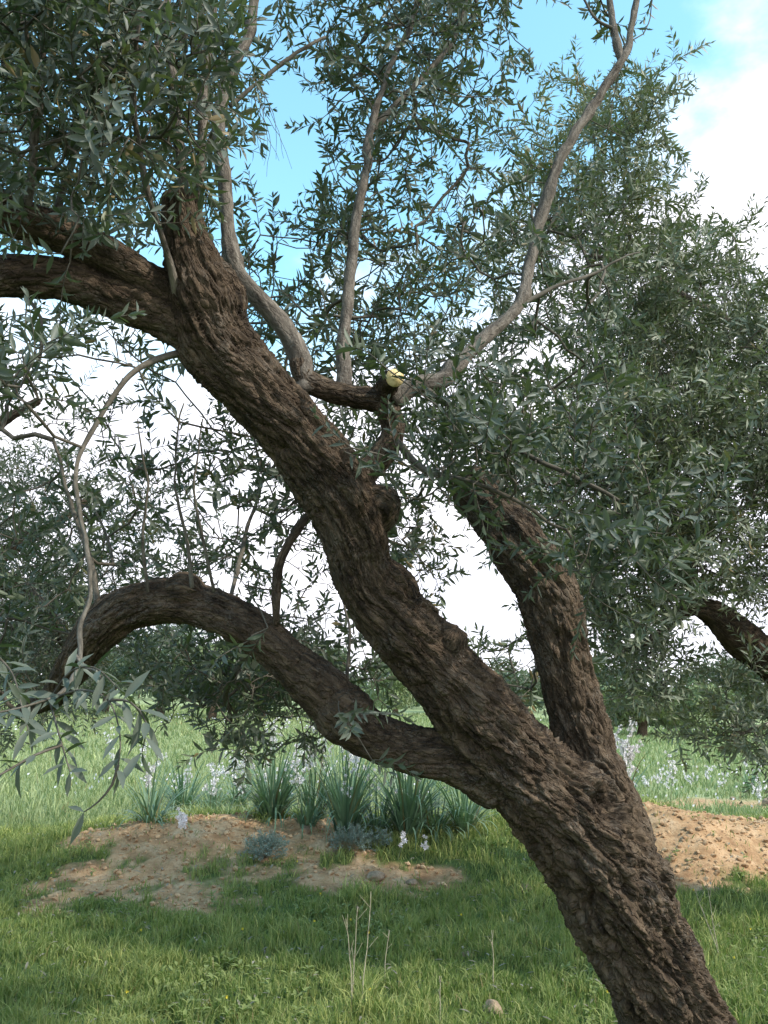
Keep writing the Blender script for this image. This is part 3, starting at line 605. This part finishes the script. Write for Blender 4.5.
crown(gL, eL, ptsL, tl, {'t': tl}, M_leaf, .06, .1, False, (2, 3), (.18, .32), .024)

# ================================================================== FAR TREES
def far_crown(rad, hgt, n, seed, leafm, drop):
    r = np.random.default_rng(seed); lobes = [(r.normal(0, .42, 3)*[rad, rad, hgt*.33]+[0, 0, hgt*drop], r.uniform(.34, .6)) for _ in range(11)]
    cs, ns = [], []
    for k in range(n):
        c, s_ = lobes[r.integers(len(lobes))]; v = nrm(r.normal(0, 1, 3)); q = c+v*[rad*s_, rad*s_, hgt*.34*s_]*r.uniform(.55, 1.05)
        if q[2] < .5: q[2] = .5+r.random()*.5
        cs.append(q); ns.append(nrm(v+r.normal(0, .6, 3)))
    cs = np.array(cs); ns = np.array(ns); a = nrm(np.cross(ns, r.normal(0, 1, (n, 3)))); b_ = np.cross(ns, a); sz = r.uniform(.05, .13, (n, 1))
    V = np.stack([cs-a*sz*1.4, cs-b_*sz*.5, cs+a*sz*1.4, cs+b_*sz*.5], 1).reshape(-1, 3)
    return mesh_np('crown', V, [np.arange(n*4).reshape(n, 4)], {'rnd': np.repeat(r.random(n)*.9, 4)}, smooth=False)
M_farA = leaf_mat('far_olive_leaf', (.055, .08, .045), (.10, .135, .075), (.12, .15, .09)); M_farB = leaf_mat('far_pale_leaf', (.12, .155, .065), (.19, .23, .10), (.18, .22, .11))
kinds = []
def far_tree(px, dist, hgt, rad, pale, seed, label, py_shift=0):
    v = f0+(px-W/2)/F*cr-(700-H/2)/F*cu; x = v[0]/v[1]*dist; y = dist; z = float(terrain(np.array([x]), np.array([y]))[0])
    t = empty('olive_tree', (x, y, z), label, 'tree', 'olive trees far across the field')
    T = Tubes(); q = smooth_path([[0, 0, -.2, .28], [.1, 0, hgt*.2, .2], [-.1, .1, hgt*.45, .14], [.2, 0, hgt*.7, .06]], .3); q2 = smooth_path([[.05, 0, hgt*.18, .15], [rad*.35, .1, hgt*.42, .1], [rad*.5, 0, hgt*.62, .05]], .3)
    q3 = smooth_path([[.05, 0, hgt*.2, .15], [-rad*.3, .1, hgt*.42, .1], [-rad*.5, 0, hgt*.6, .05]], .3)
    for a in (q, q2, q3): T.add(a[:, :3], a[:, 3], 8)
    for nm, me, mm in (('trunk', T.mesh('trunk'), M_bark), ('crown', far_crown(rad, hgt, int(2600*rad), seed, None, .42 if pale else .58), M_farB if pale else M_farA)):
        me.materials.append(mm); o = bpy.data.objects.new(nm, me); col.objects.link(o); o.parent = t
far = [(-70, 40, 5.2, 3.0, 0, 'far olive tree at the left edge, beyond the dark left neighbour'), (30, 46, 5.4, 3.0, 0, 'far dark olive tree behind the close hanging sprig'),
       (105, 52, 4.8, 2.8, 0, 'far olive tree below the low arch of the limb, left end of the row'), (160, 47, 5.6, 3.0, 0, 'far grey green olive tree under the crest of the arching limb'),
       (212, 44, 4.4, 2.4, 1, 'far yellowish green olive tree under the arching limb, paler than its neighbours'), (262, 50, 5.4, 3.0, 0, 'far olive tree behind the drooping foliage under the limb'),
       (318, 56, 5.2, 2.8, 0, 'far olive tree showing just left of the sagging elbow of the low limb'), (395, 72, 6.6, 3.4, 1, 'far pale tree seen through the gap between low limb and main stem'),
       (455, 84, 5.4, 3.6, 0, 'far olive tree mostly hidden behind the main stem'), (520, 70, 4.0, 3.4, 0, 'far dark olive tree seen between the two forked stems'), (590, 66, 5.0, 3.0, 0, 'far olive tree hidden behind the right stem of the fork'),
       (640, 42, 3.1, 2.0, 1, 'low pale green tree just right of the forked trunk'), (682, 44, 3.2, 2.1, 1, 'low bright green tree across the field, second right of the trunk'),
       (735, 60, 4.8, 3.0, 0, 'far dark olive tree across the field near the right edge'), (810, 56, 5.0, 3.0, 0, 'far olive tree at the right edge beyond the thick limb')]
for k, (px, d, h, r_, pale, lb) in enumerate(far): far_tree(px, d, h, r_, pale, 100+k, lb)
# far wood behind them that reads as one mass
vs, cc = [], []
n = 26000; xx = rng.uniform(-110, 120, n); yy = rng.uniform(95, 112, n); hh = 4.0*(.55+.9*fbm(np.stack([xx*.16, xx*0, xx*0], -1), 3, 41)); zz = terrain(xx, yy, False)+rng.random(n)**.7*hh
a = nrm(rng.normal(0, 1, (n, 3))); b_ = nrm(np.cross(a, rng.normal(0, 1, (n, 3)))); c_ = np.stack([xx, yy, zz], -1); s_ = rng.uniform(.25, .5, (n, 1))
me = mesh_np('far_wood', np.stack([c_-a*s_, c_-b_*s_*.5, c_+a*s_, c_+b_*s_*.5], 1).reshape(-1, 3), [np.arange(n*4).reshape(n, 4)], {'rnd': np.repeat(rng.random(n)*.9, 4)}, False)
tag(link('distant_wood', me, M_farA), 'dark line of distant olive woodland closing off the field', 'wood', kind='stuff')

# ================================================================== GRASS
def blades(n, x, y, h, w, lean, seed, sc=None):
    r = np.random.default_rng(seed); z = terrain(x, y); th = r.uniform(0, 2*math.pi, n); ln = r.normal(0, lean, (n, 2))*h[:, None]
    s = np.stack([np.cos(th), np.sin(th), 0*th], -1)*w[:, None]*.5; p = np.stack([x, y, z-.005], -1)
    m1 = p+np.stack([ln[:, 0]*.35, ln[:, 1]*.35, h*.55], -1); tp = p+np.stack([ln[:, 0], ln[:, 1], h*(1-.25*np.minimum(1, np.abs(ln).sum(1)/h))], -1)
    V = np.stack([p-s, p+s, m1+s*.8, m1-s*.8, tp], 1).reshape(-1, 3); o = np.arange(n)*5
    return V, np.stack([o, o+1, o+2, o+3], -1), np.stack([o+3, o+2, o+4], -1)
def field(n, ylo, yhi, half, hfun, wfun, seed, smax=.45, power=1.0):
    r = np.random.default_rng(seed); u = r.random(n); y = ylo*(yhi/ylo)**(u**power) if yhi > 15 else ylo+(yhi-ylo)*u**1.25
    x = (r.random(n)*2-1)*half(y)+.03*y; s = soil(x, y); k = r.random(n) > np.clip(s*1.15, 0, .965) 
    x, y = x[k], y[k]; pat = fbm(np.stack([x*1.6, y*1.6, 0*x], -1), 3, 12); fine = vn(np.stack([x*11, y*11, 0*x], -1), 13)
    k = r.random(len(x)) < .30+1.1*fine; x, y, pat, fine = x[k], y[k], pat[k], fine[k]
    h = hfun(y)*(.30+1.3*pat)*r.uniform(.45, 1.55, len(x))*(.45+1.1*fine)*(1-.45*np.clip(soil(x, y), 0, 1)); w = wfun(y)*r.uniform(.7, 1.3, len(x))
    V, q, t3 = blades(len(x), x, y, h, w, .42, seed+1); c = np.clip(pat*1.5-.38+np.clip((y-5.5)*.13, 0, .4)*(yhi < 15)+r.normal(0, .2, len(x)), 0, .93); c[r.random(len(x)) < .04] = .999
    return mesh_np('grass', V, [q, t3], {'rnd': np.repeat(c, 5)}, True)
g1 = link('grass', field(330000, 3.0, 9.6, lambda y: .56*y+.9, lambda y: .072+0*y, lambda y: .0042+.0003*y, 50), M_grass)
tag(g1, 'green meadow grass growing around the trunk and below the earth bank', 'grass', kind='stuff')
g2 = link('grass', field(190000, 9.0, 75, lambda y: .60*y+1, lambda y: .11+.001*y, lambda y: .0011*y, 60), M_field)
tag(g2, 'pale green meadow grass covering the open field beyond the bank', 'grass', kind='stuff')
LV = Leaves()
for k in range(1500):
    y = random.uniform(3.3, 9); x = random.uniform(-.5, .6)*y; a = random.random()*6.28; l = random.uniform(.04, .06)
    LV.add(np.array([x, y, float(terr0(np.array([x]), np.array([y]))[0])+random.uniform(.02, .05)]), np.array([math.cos(a), math.sin(a), random.uniform(-.3, .3)]), np.array([0, 0, 1.]), l, l*.25, .2, .6+.4*random.random())
M_litter = leaf_mat('fallen_leaf', (.10, .07, .04), (.22, .17, .11), (.20, .18, .13), ta=.05)
tag(link('leaf_litter', LV.mesh('leaf_litter'), M_litter), 'brown and grey fallen olive leaves lying in the grass', 'fallen leaves', kind='stuff')
# crumbs of dry earth on the bare patches
bm = bmesh.new(); bmesh.ops.create_icosphere(bm, subdivisions=1, radius=1); iv = np.array([v.co[:] for v in bm.verts]); fi = np.array([[v.index for v in f.verts] for f in bm.faces]); bm.free()
r = np.random.default_rng(31); n = 34000; x = r.uniform(-4.2, 5.6, n); y = r.uniform(5.2, 9.6, n); k = soil(x, y) > r.uniform(.25, .9, n); x, y = x[k], y[k]; n = len(x)
sz = .0035+.022*r.random(n)**5; ctr = np.stack([x, y, terrain(x, y)+sz*.25], -1); V = ctr[:, None]+iv[None]*(1+r.normal(0, .22, (n, len(iv), 1)))*sz[:, None, None]*[1, 1, .7]
M_clod = plain('dry_earth_crumb', (.30, .18, .095), .95, (.50, .35, .21), 9)
tag(link('soil_crumbs', mesh_np('soil_crumbs', V.reshape(-1, 3), [(fi[None]+(np.arange(n)*len(iv))[:, None, None]).reshape(-1, 3)], None, False), M_clod), 'loose crumbs and clods of dry earth on the bare bank', 'soil', kind='stuff')
# low broadleaf ground cover in the grass
LV = Leaves()
for k in range(2000):
    u = random.random(); y = 3.4+4.6*u; x = random.uniform(-.5, .55)*y
    if soil(np.array([x]), np.array([y]))[0] > .6 and random.random() < .8: continue
    if vn(np.array([[x*1.3, y*1.3, 2.]]), 19)[0] < .45: continue
    z = float(terrain(np.array([x]), np.array([y]))[0]); n = random.randint(5, 10)
    for i in range(n):
        a = random.random()*6.28; l = random.uniform(.02, .05); LV.add(np.array([x, y, z+random.uniform(0, .05)]), np.array([math.cos(a), math.sin(a), random.uniform(.2, 1.1)]), np.array([0, 0, 1.]), l, l*.38, .3, random.random()*.9)
tag(link('ground_cover', LV.mesh('ground_cover'), M_grass), 'low broad leaved weeds mixed through the near grass', 'weeds', kind='stuff')

# ================================================================== ASPHODELS AND HERBS
def gz(x, y): return float(terrain(np.array([x]), np.array([y]))[0])
def hit(px, py):                                      # ground point seen at a pixel
    v = f0+(px-W/2)/F*cr-(py-H/2)/F*cu
    for t in np.arange(2.5, 120, .02):
        q = CAM+t*v
        if q[2] < gz(q[0], q[1]): return q
    return q
def asph_leaves(n, L_, spread, w=.016, lift=1.0, seed=0):
    r = np.random.default_rng(seed); V, Fq, Cc = [], [], []
    for i in range(n):
        a = r.uniform(0, 6.283); rr = r.random()**.5*.07; p = np.array([math.cos(a)*rr, math.sin(a)*rr, -.02]); a2 = a+r.normal(0, .7); l = L_*r.uniform(.4, 1.12)
        tilt = spread*r.uniform(.15, 1.2); o = np.array([math.cos(a2), math.sin(a2), 0]); s = np.array([-o[1], o[0], 0]); ang = tilt*.4; K = 7; st = len(V)
        for k in range(K+1):
            ww = w*(.6+.4*min(1, k/1.5))*(1-(k/K)**2.2)+.0006; V += [p-s*ww*.5, p+s*ww*.5]; Cc += [.999 if i % 13 == 5 else ((i*37) % 90)/100]*2
            ang += tilt*(.2+.45*((i*7) % 5 == 0))*(k/K+.2); p = p+(o*math.sin(ang)+np.array([0, 0, math.cos(ang)*lift]))*l/K
            if k < K: b0 = st+k*2; Fq.append([b0, b0+1, b0+3, b0+2])
    return mesh_np('leaf_tuft', V, [np.array(Fq)], {'rnd': Cc})
def blossom_mesh(c, s, r, V, Fc):
    for k in range(6):
        a = k*1.047+r.random()*.3; d = np.array([math.cos(a), r.normal(0, .5), math.sin(a)]); d = nrm(d); e = nrm(np.cross(d, [0, 1., .2])); i = len(V)
        V += [c, c+d*s*.55+e*s*.22, c+d*s, c+d*s*.55-e*s*.22]; Fc.append([i, i+1, i+2, i+3])
def stalk(parent, h, r, lean, nb, s=.018, branchy=True, mtl=None, pm=None):
    T = Tubes(); q = [np.zeros(3)+[r.normal(0, .03), r.normal(0, .03), -.02]]; d = nrm(np.array([lean[0], lean[1], 1.]))
    for k in range(10): d = nrm(d+r.normal(0, .03, 3)); q.append(q[-1]+d*h/10)
    q = np.array(q); T.add(q, np.linspace(.0042, .0018, 11), 5); tips = [q[6:]]
    if branchy:
        for k in range(r.integers(2, 5)):
            j = r.integers(5, 8); e = nrm(np.array([r.normal(0, 1), r.normal(0, 1), 1.6])); b = np.array([q[j]+e*h*.06*i for i in range(5)]); T.add(b, np.linspace(.0025, .0012, 5), 4); tips.append(b[1:])
    o = bpy.data.objects.new('flower_stalk', T.mesh('flower_stalk')); o.data.materials.append(mtl or M_asph_stem); col.objects.link(o); o.parent = parent
    V, Fc = [], []
    for tp in tips:
        for _ in range(nb): c = tp[r.integers(0, len(tp))]+r.normal(0, .012, 3); blossom_mesh(c, s*r.uniform(.7, 1.3), r, V, Fc)
    if V:
        b = bpy.data.objects.new('blossoms', mesh_np('blossoms', V, [np.array(Fc)], None, False)); b.data.materials.append(pm or M_petal); col.objects.link(b); b.parent = o
M_asph_stem = plain('asphodel_stem', (.16, .19, .10), .7)
def asphodel(px, py, n, L_, spread, nst, label, seed, sth=.95, flow=5):
    L_ *= 1.5; n = int(n*1.9)
    spread *= 1.35; p = hit(px, py+7); t = empty('asphodel_plant', p, label, 'plant', 'asphodels along the bank'); r = np.random.default_rng(seed)
    o = bpy.data.objects.new('leaf_tuft', asph_leaves(n, L_, spread, .017, 1, seed)); o.data.materials.append(M_asph); col.objects.link(o); o.parent = t
    for k in range(nst): stalk(t, sth*r.uniform(.7, 1.1), r, r.normal(0, .13, 2), flow)
asphodel(182, 808, 85, .52, 1.2, 3, 'asphodel clump at the left end of the bank, spreading arched leaves', 1, .75)
asphodel(238, 802, 55, .44, 1.1, 3, 'small asphodel tuft between the two big left clumps on the bank', 2, .9)
asphodel(272, 812, 110, .56, 1.05, 4, 'large dark green asphodel clump right above the grey bush', 3, 1.0)
asphodel(345, 832, 80, .62, .7, 3, 'tall narrow pale asphodel clump behind the right grey herb', 4, .85)
asphodel(408, 828, 130, .60, .85, 2, 'dense upright asphodel clump under the low limb, biggest of the row', 5, .55)
asphodel(464, 822, 60, .45, 1.1, 0, 'small spreading asphodel tuft close to the left side of the trunk', 6)
asphodel(150, 815, 40, .40, 1.4, 1, 'thin leftmost asphodel tuft with a few drooping leaves', 7, .6)
asphodel(316, 812, 36, .5, .9, 4, 'asphodel tuft with many white flower stalks between two big clumps', 8, 1.0)
asphodel(622, 800, 30, .4, 1.0, 6, 'asphodel with crowded pinkish white flowers just right of the trunk', 9, .75, 16)
asphodel(752, 785, 26, .4, 1.1, 0, 'dark asphodel tuft at the right edge above the bare earth', 10)
asphodel(212, 806, 34, .36, 1.3, 2, 'low loose asphodel tuft just left of the clump above the grey bush', 21, .8)
asphodel(306, 818, 26, .32, 1.2, 3, 'sprawling asphodel tuft at the right foot of the dark green clump', 22, .8)
asphodel(378, 822, 26, .34, 1.1, 1, 'short asphodel tuft wedged between the pale and the upright clumps', 23, .6)
asphodel(436, 824, 40, .38, 1.3, 0, 'low asphodel tuft to the right of the biggest upright clump', 24)
# fallen flower heads below the clump
for k, (px, py, lb) in enumerate(((398, 858, 'bent asphodel stalk with white flowers drooping below the big clump'), (424, 862, 'leaning white asphodel flower just right of the drooping one'), (190, 838, 'pinkish white asphodel flowers lying on the bare earth bank'))):
    p = hit(px, py); t = empty('asphodel_flower', p, lb, 'flower', 'asphodels along the bank'); stalk(t, .24, np.random.default_rng(70+k), (.2-.2*k, -.3), 8 if k < 2 else 14, .02, k == 2)
# flowering stalks standing behind the bank, each on its own
fl = 0
for k in range(34):
    px = random.choice([random.uniform(140, 350), random.uniform(215, 345), random.uniform(60, 480), random.uniform(620, 760)]); y = random.uniform(9.0, 16.0)
    v = f0+(px-W/2)/F*cr-(740-H/2)/F*cu; x = v[0]/v[1]*y
    t = empty('asphodel_flower', (x, y, gz(x, y)), 'slender asphodel stalk with small white flowers standing in the field behind the bank', 'flower', 'asphodel stalks in the field'); stalk(t, random.uniform(.55, .95), np.random.default_rng(200+k), np.random.default_rng(k).normal(0, .1, 2), 5, .022)
# far white flowers, uncountable
r = np.random.default_rng(5); V, Fc = [], []
for k in range(1100):
    y = 11*(60/11)**r.random(); x = r.uniform(-.5, .5)*y
    if vn(np.array([[x*.25, y*.12, 0.]]), 3)[0] < .42: continue
    c = np.array([x, y, gz(x, y)+r.uniform(.12, .35)]); s = .011+.0009*y; i = len(V); a = r.uniform(0, 3.14); d = np.array([math.cos(a), 0, math.sin(a)]); e = np.array([-d[2], .3, d[0]])
    V += [c-d*s, c-e*s*.6, c+d*s, c+e*s*.6]; Fc.append([i, i+1, i+2, i+3])
tag(link('field_flowers', mesh_np('field_flowers', V, [np.array(Fc)], None, False), M_petal), 'tiny white flowers sprinkled over the pale field', 'flowers', kind='stuff')
def herb(px, py, rad, n, label, seed):
    p = hit(px, py); t = empty('grey_bush', p, label, 'bush', 'grey green herbs on the bank'); r = np.random.default_rng(seed); lv = Leaves(); T = Tubes()
    for k in range(n):
        v = nrm(r.normal(0, 1, 3)+[0, 0, .7]); v[2] = abs(v[2]); e = v*rad*[1.15, 1.0, .95]*r.uniform(.6, 1.05); q = np.array([e*s+[0, 0, .02*s] for s in (0, .35, .7, 1)]); T.add(q, np.linspace(.002, .0009, 4), 3, False)
        for i in range(16): a = q[2]*(1-i/16)+q[3]*(i/16)+r.normal(0, .006, 3); l = r.uniform(.015, .034); lv.add(a, v+r.normal(0, .7, 3), r.normal(0, 1, 3), l, l*.26, .1, r.random()*.9)
    for nm, me, mm in (('stems', T.mesh('stems'), M_dry), ('foliage', lv.mesh('foliage', False), M_silver)):
        me.materials.append(mm); o = bpy.data.objects.new(nm, me); col.objects.link(o); o.parent = t
herb(266, 858, .20, 150, 'rounded blue grey bush on the bare earth below the large clump', 1)
herb(352, 850, .19, 120, 'wispy blue grey bush in front of the tall pale asphodel', 2)
herb(378, 846, .13, 60, 'small wispy grey bush just left of the drooping white flowers', 3)
def stone(px, py, s, label, seed, flat=.6):
    p = hit(px, py); bm = bmesh.new(); bmesh.ops.create_icosphere(bm, subdivisions=4, radius=1)
    co = np.array([v.co[:] for v in bm.verts]); k = 1+.55*(fbm(co*1.3+seed*3.1, 3, seed)-.5)+.10*(fbm(co*6+seed, 2, seed)-.5); co = co*k[:, None]*[s, s*.8, s*flat]
    for v, c in zip(bm.verts, co): v.co = c
    me = bpy.data.meshes.new('stone'); bm.to_mesh(me); bm.free(); me.polygons.foreach_set('use_smooth', np.ones(len(me.polygons), bool)); me.materials.append(M_stone)
    o = bpy.data.objects.new('stone', me); col.objects.link(o); o.location = (p[0], p[1], p[2]+s*flat*.25); o.rotation_euler.z = seed; tag(o, label, 'stone', 'stones lying on the grass and bank')
stone(526, 890, .062, 'tan rounded stone in the grass just left of the trunk', 1)
stone(492, 1016, .055, 'upright brownish stone in the near grass at the bottom edge', 2, 1.0)
stone(469, 956, .05, 'flat tan stone half hidden in the grass left of the trunk', 3, .4)
stone(376, 878, .075, 'flat tan stone on the earth patch under the clumps', 4, .5)
stone(306, 832, .06, 'pinkish earth coloured stone right of the rounded grey bush', 5, .7)
stone(770, 806, .12, 'pale stone on the bare earth at the right edge', 6, .8)
stone(412, 884, .05, 'small tan stone on the earth patch right of the flat one', 7, .5)
stone(357, 912, .035, 'small pale stone at the foot of the dry stalks', 8, .8)
stone(733, 799, .05, 'small whitish stone on top of the right earth bank', 9, .6)
for k, (px, py, h, ln, n, lb) in enumerate(((355, 1008, .52, (.0, .1), 3, 'cluster of tall pale dry stalks standing in the near grass'), (385, 982, .26, (0, .0), 1, 'single short dry stalk right of the tall dry cluster'), (440, 1020, .2, (.08, 0), 1, 'short bent dry stalk at the bottom edge near the upright stone'),
                               (494, 992, .30, (-.06, 0), 1, 'single dry stalk behind the upright stone near the trunk'), (718, 962, .5, (-.15, .1), 2, 'thin dry stalks in the grass right of the trunk'))):
    p = hit(px, py); T = Tubes(); r = np.random.default_rng(90+k)
    for i in range(n):
        q = [p+[r.normal(0, .02)*(n > 1), 0, -.01]]; d = nrm(np.array([ln[0]+r.normal(0, .07), ln[1], 1]))
        for j in range(14): d = nrm(d+r.normal(0, .05, 3)); q.append(q[-1]+d*h*(1-.12*i)/14)
        T.add(q, np.linspace(.0032, .0014, 15), 5)
        for b_ in range(3):
            j = r.integers(6, 13); e = nrm(np.array([r.normal(0, .6), 0, 1])); T.add([q[j]+e*h*.05*w_ for w_ in range(4)], np.linspace(.0016, .0008, 4), 4)
    o = link('dry_stalk', T.mesh('dry_stalk'), M_dry); tag(o, lb, 'stalk', 'dry stalks in the grass')
# small yellow flowers close by
V, Fc = [], []; r = np.random.default_rng(15)
for k in range(22):
    y = r.uniform(3.8, 7); x = r.uniform(-.42, .42)*y; c = np.array([x, y, gz(x, y)+.09]); blossom_mesh(c, .009, r, V, Fc)
tag(link('yellow_flowers', mesh_np('yellow_flowers', V, [np.array(Fc)], None, False), M_yel), 'tiny yellow flowers scattered in the near grass', 'flowers', kind='stuff')
